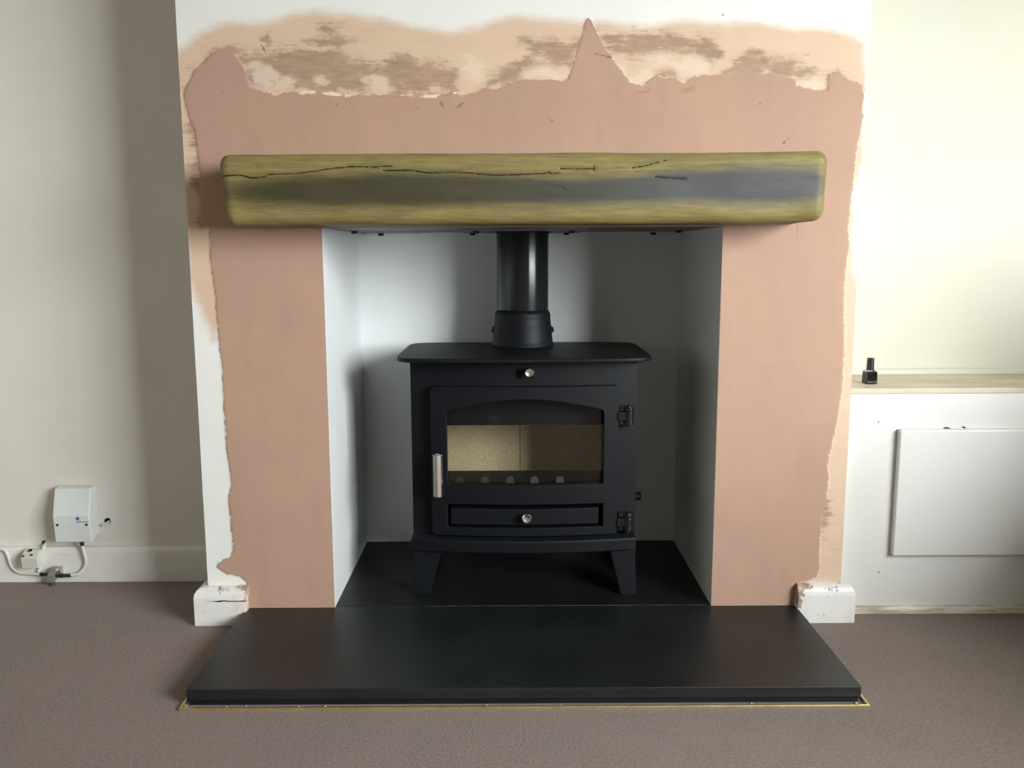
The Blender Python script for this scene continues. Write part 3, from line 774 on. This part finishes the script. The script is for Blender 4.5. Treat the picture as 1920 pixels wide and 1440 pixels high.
for xa, xb in zip(gx, gx[1:]):
    for za, zb_ in zip(gz, gz[1:]):
        xm, zm = (xa+xb)/2, (za+zb_)/2
        if fx0 < xm < fx1 and fz0 < zm < fz1: continue
        if slot[0] < xm < slot[1] and slot[2] < zm < slot[3]: continue
        ff.append(bm.faces.new((V4(xa, za), V4(xb, za), V4(xb, zb_), V4(xa, zb_))))
r = bmesh.ops.extrude_face_region(bm, geom=ff)
bmesh.ops.translate(bm, verts=[g for g in r['geom'] if isinstance(g, bmesh.types.BMVert)], vec=(0, .006, 0))
body = obj('body', bm, 'stove', stove, bevel=.0012)
obj('air_slot', bx(slot[0]-.004, slot[1]+.004, bow(0)+PO+.0065, bow(0)+PO+.02, slot[2]-.004, slot[3]+.004), 'void', body)
knob(body, 993, 699, bow(0)+PO+.002, .026)
# top plate
p0, p1 = at(980, 680, y=.028), at(980, 672, y=.028)
tz0, tz1 = p0[2], p1[2]+.0005
tx0, tx1 = at(749, 664, y=.09)[0], at(1216, 664, y=.09)[0]
tc, th = (tx0+tx1)/2, (tx1-tx0)/2
fb = []
for k in range(120):                        # superellipse-like slab: bowed front, soft corners, slightly swollen ends
    a = 2*math.pi*k/120; ca, sa = math.cos(a), math.sin(a)
    ex = math.copysign(abs(ca)**.22, ca); ey = math.copysign(abs(sa)**.22, sa)
    x = tc+ex*(th+.006); y = .206+.182*ey
    if ey < 0: y -= .012*(1-ex*ex)
    fb.append((x, y))
obj('top_plate', prism(B(), fb, 'z', tz0, tz1), 'stove', stove, bevel=.0035, seg=3)
# plinth
pl0, pl1 = at(770, 1016, y=.065), at(1193, 1016, y=.065)
zq1, zq0 = onbow(772, 1013, -.004)[2], onbow(776, 1034, -.004)[2]
qx0, qx1 = pl0[0], pl1[0]
def plinth_out(grow):
    pts = [(qx1+grow, yb_+.004), (qx0-grow, yb_+.004)]
    for x in np.linspace(qx0-grow, qx1+grow, 28): pts.append((x, bow(x)-.004-grow))
    return pts
bm = B(); rings = []
for z, g in ((zq1+.03, -.0065), (zq1+.014, -.005), (zq1+.004, -.001), (zq1, .0), (zq0+.004, .0), (zq0, -.003)):
    rings.append([bm.verts.new((x, y if g > -.004 or y > .2 else y+.0225*min(1, (z-zq1)/.03+.25) if z > zq1 else y, z)) for x, y in plinth_out(g)])
n = len(rings[0])
for A, C in zip(rings, rings[1:]):
    for i in range(n): bm.faces.new((A[i], A[(i+1) % n], C[(i+1) % n], C[i]))
bm.faces.new(rings[0]); bm.faces.new(rings[-1][::-1])
obj('plinth', bm, 'stove', stove, bevel=.0015)
# legs: tapered angle brackets
def leg(xo_t, xi_t, xo_b, xi_b, yf_t, yf_b, ydir):
    bm = B(); zt2 = zq0+.001
    dpt, dpb = .075*ydir, .05*ydir
    t = .008*(1 if xi_t > xo_t else -1)
    ty = .008*ydir
    top = [(xo_t, yf_t), (xi_t, yf_t), (xi_t, yf_t+ty), (xo_t+t, yf_t+ty), (xo_t+t, yf_t+dpt), (xo_t, yf_t+dpt)]
    bot = [(xo_b, yf_b), (xi_b, yf_b), (xi_b, yf_b+ty), (xo_b+t, yf_b+ty), (xo_b+t, yf_b+dpb), (xo_b, yf_b+dpb)]
    A = [bm.verts.new((x, y, zt2)) for x, y in top]; C = [bm.verts.new((x, y, ZH)) for x, y in bot]
    bm.faces.new(A); bm.faces.new(C[::-1])
    for i in range(6): bm.faces.new((A[i], A[(i+1) % 6], C[(i+1) % 6], C[i]))
    return obj('leg', bm, 'stove', stove, bevel=.002)
lt = lambda u, v, y: at(u, v, y=y)[0]
leg(lt(776, 1036, .068), lt(828, 1040, .068), lt(773, 1115, .068), lt(806, 1115, .068), .072, .068, 1)
leg(lt(1191, 1036, .068), lt(1143, 1040, .068), lt(1193, 1115, .064), lt(1164, 1115, .064), .072, .064, 1)
leg(qx0+.004, qx0+.066, qx0+.002, qx0+.042, .370, .374, -1)
leg(qx1-.004, qx1-.066, qx1-.002, qx1-.042, .370, .374, -1)
# handle
hc0, hc1 = at(821, 852, y=bow(-.19)-.03), at(821, 931, y=bow(-.19)-.03)
hx = (hc0[0]+hc1[0])/2; hy = hc0[1]
hnd = obj('handle', lathe(B(), [(.0104, 0), (.0108, .001), (.0108, hc0[2]-hc1[2]-.001), (.0100, hc0[2]-hc1[2]), (.0060, hc0[2]-hc1[2]), (.0055, hc0[2]-hc1[2]-.012)], (hx, hy, hc1[2]), 'z', 8), 'steel', stove)
obj('spindle', lathe(B(), [(.006, -.012), (.006, .032)], (hx+.004, hy+.01, hc0[2]-.03), 'y', 16), 'stove_gloss', hnd)
# hinges
for (u0, v0, u1, v1) in ((1161, 761, 1187, 798), (1159, 961, 1185, 996)):
    yh = bow(.23)+.004
    A, C = at(u0, v0, y=yh), at(u1, v1, y=yh)
    xc_ = C[0]-.0105; zc2 = (A[2]+C[2])/2; hh_ = (A[2]-C[2])/2
    hg = obj('hinge', lathe(B(), [(.0125, -hh_*.46), (.0125, hh_*.46)], (xc_, yh, zc2), 'z', 18), 'stove_gloss', stove, bevel=.001)
    bm = B(); box(bm, A[0]-.004, xc_, yh-.009, yh+.008, zc2-hh_*.44, zc2+hh_*.44)
    obj('door_lug', bm, 'stove_gloss', hg, bevel=.0015)
    for s in (1, -1):
        z_ = zc2+s*hh_*.70
        bm = lathe(B(), [(.0118, -hh_*.22), (.0118, hh_*.22)], (xc_, yh, z_), 'z', 18)
        box(bm, xc_-.022, xc_, yh-.004, yh+.02, z_-hh_*.2, z_+hh_*.2)
        obj('body_lug', bm, 'stove_gloss', hg, bevel=.001)
        obj('pin_head', lathe(B(), [(.0062, 0), (.0062, .003), (.003, .0055)], (xc_, yh-.002, z_+hh_*.2 if s > 0 else z_-hh_*.2-.004), 'z', 12), 'stove_gloss', hg)
# side spindle
sp = at(1190, 930, y=.2)
obj('side_knob', lathe(B(), [(.0065, -.012), (.0065, .004), (.0105, .005), (.0105, .026), (.009, .028)], (bxr, .2, sp[2]), 'x', 18), 'stove_gloss', stove)
# firebox
bkw = yb_-.030
zbk0, zbk1 = at(980, 886, y=bkw)[2], at(980, 795, y=.13)[2]
xj = at(975, 840, y=bkw)[0]
for xa, xb in ((bxl+.034, xj-.0006), (xj+.0006, bxr-.034)):
    obj('fire_brick', bx(xa, xb, bkw, bkw+.02, bz0+.02, bz1-.02), 'firebrick', stove, bevel=.0012)
for xa, xb in ((bxl+.010, bxl+.032), (bxr-.032, bxr-.010)):
    obj('fire_brick', bx(xa, xb, .105, bkw+.02, bz0+.02, bz1-.02), 'firebrick', stove, bevel=.0012)
obj('baffle_plate', bx(bxl+.033, bxr-.033, .125, bkw-.001, zbk1, zbk1+.008), 'baffle', stove)
obj('baffle_lip', bx(bxl+.033, bxr-.033, .117, .125, zbk1, bz1-.012), 'baffle', stove)
zg = at(980, 886, y=.31)[2]
obj('grate', bx(bxl+.033, bxr-.033, .106, bkw-.001, zg-.03, zg-.002), 'baffle', stove, bevel=.002)
gz1 = at(980, 893, y=.104)[2]; gz0 = at(980, 912, y=.104)[2]
first = None
for u in (862, 909, 956, 1002, 1050):
    x = at(u, 902, y=.1)[0]
    if first is None:
        hgt = gz1-gz0; pts = [(-.0095, -.006), (.0095, -.006)]+[(.0095*math.cos(math.radians(a)) if abs(a-90) > 89 else .0095*math.copysign(abs(math.cos(math.radians(a)))**.6, math.cos(math.radians(a))), hgt*(.45+.55*math.sin(math.radians(a))**.8)) for a in range(0, 181, 15)]
        first = obj('grate_lug', prism(B(), [(px_+x, pz+gz0) for px_, pz in pts], 'y', .100, .1055), 'lug', stove, bevel=.001); fxl = x
    else:
        c_ = first.copy(); COL.objects.link(c_); c_.parent = stove; c_.location.x = x-fxl
# collar
PY = .305
cz0 = tz1; czt = at(978, 584, y=PY-.06)[2]
pcx = (at(925, 630, y=PY)[0]+at(1035, 630, y=PY)[0])/2
sc_ = (at(1036, 640, y=PY)[0]-at(924, 640, y=PY)[0])/2
prf = [(sc_+.004, 0), (sc_+.004, .004), (sc_+.001, .008), (sc_-.001, .02), (sc_-.003, .05), (sc_-.0045, .053), (sc_-.006, czt-cz0-.016), (sc_-.0055, czt-cz0-.013), (sc_-.0065, czt-cz0-.008), (sc_-.011, czt-cz0), (sc_-.016, czt-cz0)]
collar = obj('flue_collar', lathe(B(), prf, (pcx, PY, cz0), 'z', 56), 'stove', stove, smooth=False)
for s in (-1, 1):
    z_ = at(922 if s < 0 else 1037, 618, y=PY)[2]
    obj('bolt', lathe(B(), [(.008, -.012*s), (.008, .002*s), (.0055, .0055*s)], (pcx+s*sc_-s*.003, PY, z_), 'x', 14), 'stove_gloss', collar)

# flue pipe rising out of the collar through the register plate
pr_ = (at(1027, 500, y=PY)[0]-at(930, 500, y=PY)[0])/2
pipe = thing('flue_pipe', (pcx, PY, cz0), 'straight black enamelled flue pipe between stove and mantel', 'flue pipe')
obj('pipe', lathe(B(), [(pr_-.0005, czt-cz0+.0002), (pr_-.0005, czt-cz0+.002), (pr_, czt-cz0+.004), (pr_, ZT-cz0+.35)], (pcx, PY, cz0), 'z', 64), 'flue', pipe)
obj('plate_collar', lathe(B(), [(pr_+.004, ZT-cz0-.006), (pr_+.004, ZT-cz0-.0005), (pr_+.001, ZT-cz0-.0005)], (pcx, PY, cz0), 'z', 48), 'void', pipe)
for o in (collar, bpy.data.objects['pipe']):
    for p_ in o.data.polygons: p_.use_smooth = len(p_.vertices) == 4

# ------------------------------------------------------------------ right alcove cupboard
cz = at(1590, 729, y=CUP-.004)[2]
cup = thing('alcove_cupboard', ((BR+W_X)/2, .15, 0), 'low white boxed-in cupboard filling the right alcove', 'cupboard')
obj('front_board', bx(BR, W_X, CUP, CUP+.018, .0, cz-.012), 'cupboard', cup)
obj('top_shelf', bx(BR, W_X, CUP-.003, ARW, cz-.012, cz), 'shelf', cup, bevel=.002)
pA, pB = at(1686, 806, y=CUP-.016), at(1676, 1043, y=CUP-.016)
acc = obj('access_panel', bx((pA[0]+pB[0])/2, 1.62, CUP-.016, CUP, pB[2], pA[2]), 'cupboard', cup, bevel=.004, seg=3)
lt_ = at(1793, 801, y=CUP-.008)
bm = B(); box(bm, lt_[0]-.014, lt_[0]+.016, CUP-.010, CUP-.001, pA[2]+.0002, pA[2]+.0022)
latch = obj('catch', bm, 'chrome', acc, bevel=.0005)
bm = B(); box(bm, lt_[0]-.022, lt_[0]-.016, CUP-.006, CUP-.001, pA[2]+.0004, pA[2]+.003)
obj('screw', bm, 'dark_metal', acc)
bm = B(); box(bm, lt_[0]+.018, lt_[0]+.022, CUP-.006, CUP-.001, pA[2]+.0004, pA[2]+.004)
obj('screw', bm, 'dark_metal', acc)
for u, v in ((1647, 791), (1648, 1073), (1769, 930)):
    c = at(u, v, y=CUP)
    if u < 1700: obj('nail_head', lathe(B(), [(.0016, 0), (.0016, -.0006)], (c[0], CUP, c[2]), 'y', 10), 'grey_screw', cup)
bz = at(1750, 1138, y=CUP-.012)[2]
struct(obj('trim_1', prism(B(), [(CUP, 0), (CUP-.012, 0), (CUP-.012, bz-.004), (CUP-.008, bz), (CUP, bz)], 'x', BR+.03, W_X), 'dirty_bead', bevel=.001))
tz = at(1750, 691, y=ARW-.01)[2]
struct(obj('trim_2', prism(B(), [(ARW, cz), (ARW-.012, cz), (ARW-.012, tz-.004), (ARW-.006, tz), (ARW, tz)], 'x', BR, W_X), 'cream_right', bevel=.001))

# nail polish bottle on the shelf
bp = at(1630, 719, z=cz)
np_ = thing('nail_polish_bottle', (bp[0], bp[1], cz), 'small square nail polish bottle with tall black cap on the shelf', 'bottle')
ppm = 1650/(bp[1]-CAM[1])
hw = 11.2/ppm
def ringed(bm, rings):
    R = [[bm.verts.new((bp[0]+x, bp[1]+y, cz+z)) for x, y in rrect(-w, w, -w, w, r_, 4)] for w, r_, z in rings]
    n = len(R[0])
    for A, C in zip(R, R[1:]):
        for i in range(n): bm.faces.new((A[i], A[(i+1) % n], C[(i+1) % n], C[i]))
    bm.faces.new(R[0][::-1]); bm.faces.new(R[-1])
    return bm
bh = 26/ppm; ch = 49/ppm
gb = obj('glass', ringed(B(), [(hw*.9, .003, 0), (hw, .004, .0015), (hw*.97, .004, bh*.82), (hw*.86, .005, bh*.94), (hw*.55, .004, bh)]), 'bottle_glass', np_)
obj('polish', ringed(B(), [(hw*.90, .0035, .0022), (hw*.955, .0038, .0035), (hw*.93, .0038, bh*.80), (hw*.84, .004, bh*.88)]), 'polish', gb)
obj('cap', lathe(B(), [(hw*.60, bh), (hw*.62, bh+.001), (hw*.56, ch-.001), (hw*.53, ch)], (bp[0], bp[1], cz), 'z', 28), 'black_plastic', np_)

# ------------------------------------------------------------------ left alcove boxes and cables
# big phone-line box: folded front
yw = ALW
bt, bb = at(145, 914, y=yw-.02)[2], at(135, 1017, y=yw-.045)[2]
xl, xr = at(100, 970, y=yw-.045)[0], at(169, 970, y=yw-.045)[0]
zf_ = at(135, 968, y=yw-.05)[2]
jb = thing('junction_box', ((xl+xr)/2, yw, bb), 'large white plastic junction box on the left alcove wall', 'junction box')
prof = [(yw, bt+.002), (yw-.030, bt), (yw-.050, zf_), (yw-.046, bb), (yw, bb+.012)]
obj('cover', prism(B(), prof, 'x', xl, xr), 'plastic', jb, bevel=.0028, seg=3)
def face_y(z):
    return yw-.050+(.004*(zf_-z)/(zf_-bb) if z < zf_ else .020*(z-zf_)/(bt-zf_))
def disc(name, u, v, r, m_, parent, th=.0012):
    c = at(u, v, y=yw-.048); y_ = face_y(c[2])
    return obj(name, lathe(B(), [(r, .001), (r, -th), (r*.8, -th-.0004)], (c[0], y_, c[2]), 'y', 18), m_, parent)
disc('screw', 108, 984, .0034, 'grey_screw', jb); disc('screw', 162.5, 983.5, .0034, 'grey_screw', jb)
disc('logo', 146, 972, .0047, 'blue', jb, .0003)
for u0, u1, w_ in ((143.5, 152, .0009), (152.5, 165, .0007)):
    A, C = at(u0, 978.6, y=yw-.049), at(u1, 978.2, y=yw-.049); y_ = face_y(A[2])
    obj('print_line', bx(A[0], C[0], y_-.0004, y_+.001, A[2]-w_, A[2]+w_), 'dark_blue', jb)
gp = at(154, 1020, y=yw-.028)
obj('cable_gland', lathe(B(), [(.0065, .002), (.0065, -.010), (.005, -.011), (.005, -.019)], (gp[0], yw-.028, bb+.005), 'z', 14), 'dark_metal', jb)
# small socket box on the skirting
sk = ALW-.018
sx0, sx1 = at(41, 1050, y=sk-.03)[0], at(63, 1050, y=sk-.03)[0]
szt, szb = at(55, 1031, y=sk-.015)[2], at(50, 1066, y=sk-.03)[2]; szm = at(50, 1047, y=sk-.034)[2]
sb = thing('aerial_socket', ((sx0+sx1)/2, sk, szb), 'small angular cream aerial socket on the left skirting board', 'socket')
prf2 = [(sk, szt), (sk-.012, szt-.001), (sk-.032, szm), (sk-.030, szb), (sk, szb+.004)]
obj('cover', prism(B(), prf2, 'x', sx0-.002, sx1+.010), 'plastic_aged', sb, bevel=.0015)
def sface(z): return sk-.032+(.020*(z-szm)/(szt-.001-szm) if z > szm else .002*(szm-z)/(szm-szb))
for u, v in ((42.5, 1044), (57, 1042.5)):
    c = at(u, v, y=sk-.03)
    obj('screw', lathe(B(), [(.0034, .001), (.0034, -.0014)], (c[0], sface(c[2]), c[2]), 'y', 14), 'grey_screw', sb)
c = at(53, 1034.5, y=sk-.02)
bm = lathe(B(), [(.0042, .002), (.0042, -.0012)], (c[0], sface(c[2]), c[2]), 'y', 16)
for v_ in bm.verts: v_.co.x = c[0]+(v_.co.x-c[0])*1.7; v_.co.z += (v_.co.x-c[0])*.4
obj('port', bm, 'void', sb)
# splitter with screw terminals
y0_ = sk-.001
spx, spz1, spz0 = at(97, 1078, y=sk-.02)[0], at(97, 1066, y=sk-.02)[2], at(97, 1091, y=sk-.02)[2]
spt = thing('cable_splitter', (spx, sk-.015, 0), 'dull chrome cable splitter at the foot of the left skirting', 'splitter')
wbx = .0085
bm = prism(B(), [(sk, spz1), (sk-.016, spz1), (sk-.028, (spz0+spz1)/2+.004), (sk-.028, spz0), (sk-.006, spz0), (sk, spz0+.004)], 'x', spx-wbx, spx+wbx)
for v_ in bm.verts: v_.co.x += (v_.co.z-(spz0+spz1)/2)*.25
obj('case', bm, mat('dull_zinc', (.36, .35, .30), (.28, .27, .23), 60, .42, metal=.55), spt, bevel=.0018)
zt1 = at(82, 1077, y=sk-.014)[2]; zt2 = at(122, 1079, y=sk-.014)[2]
xa = at(76, 1077, y=sk-.014)[0]; xb = at(133, 1079, y=sk-.014)[0]
obj('terminal', lathe(B(), [(.0052, 0), (.0052, .007), (.004, .0075), (.004, spx-wbx-xa+.003)], (xa, sk-.014, zt1), 'x', 12), 'dark_metal', spt)
obj('terminal', lathe(B(), [(.004, 0), (.004, .010), (.0054, .0105), (.0054, .018), (.0044, .0185), (.0044, xb-spx-wbx+.003)], (spx+wbx-.002, sk-.014, zt2), 'x', 12), 'dark_metal', spt)
obj('side_plate', prism(B(), [(sk, spz1+.001), (sk-.010, spz1+.001), (sk-.016, spz1-.008), (sk-.016, spz0+.014), (sk, spz0+.010)], 'x', spx+wbx+.001, spx+wbx+.012), 'chrome', spt, bevel=.001)
obj('foot_connector', lathe(B(), [(.0055, .0008), (.0055, .010), (.0042, .0105), (.0042, spz0+.003)], (spx+.004, sk-.024, 0), 'z', 12), 'chrome', spt)
# cables
yc = sk-.0045
def cable(name, ctrl, r_, label, group=None):
    return tag(obj(name, tube(B(), spline(ctrl, 8), r_, 12), 'cable', origin=ctrl[0], smooth=True), label, 'cable', group)
P = lambda u, v, y=yc: tuple(at(u, v, y=y))
cable('cable', [P(-60, 1027), P(-20, 1029), P(0, 1029.5), P(10, 1033), P(16, 1045), P(20, 1058), P(28, 1069), P(42, 1074.5), P(60, 1075.5, sk-.008), (xa+.003, sk-.014, zt1)], .0042,
      'white cable curving along the skirting from the left edge to the splitter')
cable('cable', [(gp[0], yw-.028, bb-.012), P(159, 1041, sk-.012), P(161, 1054, sk-.008), P(157, 1066, sk-.008), P(147, 1076, sk-.012), (xb-.006, sk-.014, zt2)], .0040,
      'white looped cable between the large junction box and the splitter')
hz = tuple(at(83, 1022, y=ALW-.001))
cable('cable', [(H2[0], ALW+.012, H2[2]), P(82.5, 1025, sk-.004), P(79, 1040, yc), P(76, 1056, yc), P(74, 1068, yc), P(71, 1071, sk-.006)], .0042,
      'white cable dropping from a drilled hole behind the small socket')
hb = (H1[0], ALW+.01, H1[2]-.002)
tag(obj('cable_stub', tube(B(), [(hb[0]+.003, hb[1], hb[2]), (H1[0]-.004, ALW-.006, H1[2]-.006), (H1[0]-.011, ALW-.0075, H1[2]-.0085)], .0038, 12), 'plastic_aged', smooth=False, origin=(H1[0], ALW, H1[2])),
    'short cut cable stub poking from the wall hole right of the junction box', 'cable')

# ------------------------------------------------------------------ unseen chair added at right to shade the cupboard and carpet
M['fabric'] = mat('brown_upholstery', (.115, .085, .065), (.09, .066, .05), 60, .9, bscale=500, bstr=.4, bdist=.002)
M['dark_wood'] = mat('dark_wood', (.06, .035, .02), (.045, .025, .015), 30, .4, stretch=(1, 1, .2))
ac = thing('shade_armchair', (1.87, -.82, 0), 'unseen brown upholstered chair added to shade the white cupboard and carpet', 'shade_armchair')
ax0, ax1, ay0, ay1 = 1.47, 2.27, -1.22, -.44
obj('seat_base', bx(ax0+.14, ax1-.14, ay0+.02, ay1-.12, .12, .30), 'fabric', ac, bevel=.02, seg=3)
obj('seat_cushion', bx(ax0+.145, ax1-.145, ay0, ay1-.17, .30, .45), 'fabric', ac, bevel=.045, seg=4)
obj('backrest', prism(B(), [(ay1-.16, .12), (ay1-.02, .12), (ay1, .86), (ay1-.05, .88), (ay1-.11, .86)], 'x', ax0+.04, ax1-.04), 'fabric', ac, bevel=.03, seg=3)
for xa_, xb_ in ((ax0, ax0+.14), (ax1-.14, ax1)):
    obj('armrest', bx(xa_, xb_, ay0+.03, ay1-.06, .12, .62), 'fabric', ac, bevel=.045, seg=4)
for xa_ in (ax0+.06, ax1-.06):
    for ya_ in (ay0+.09, ay1-.12):
        obj('leg', lathe(B(), [(.016, 0), (.026, .13)], (xa_, ya_, 0), 'z', 14), 'dark_wood', ac)
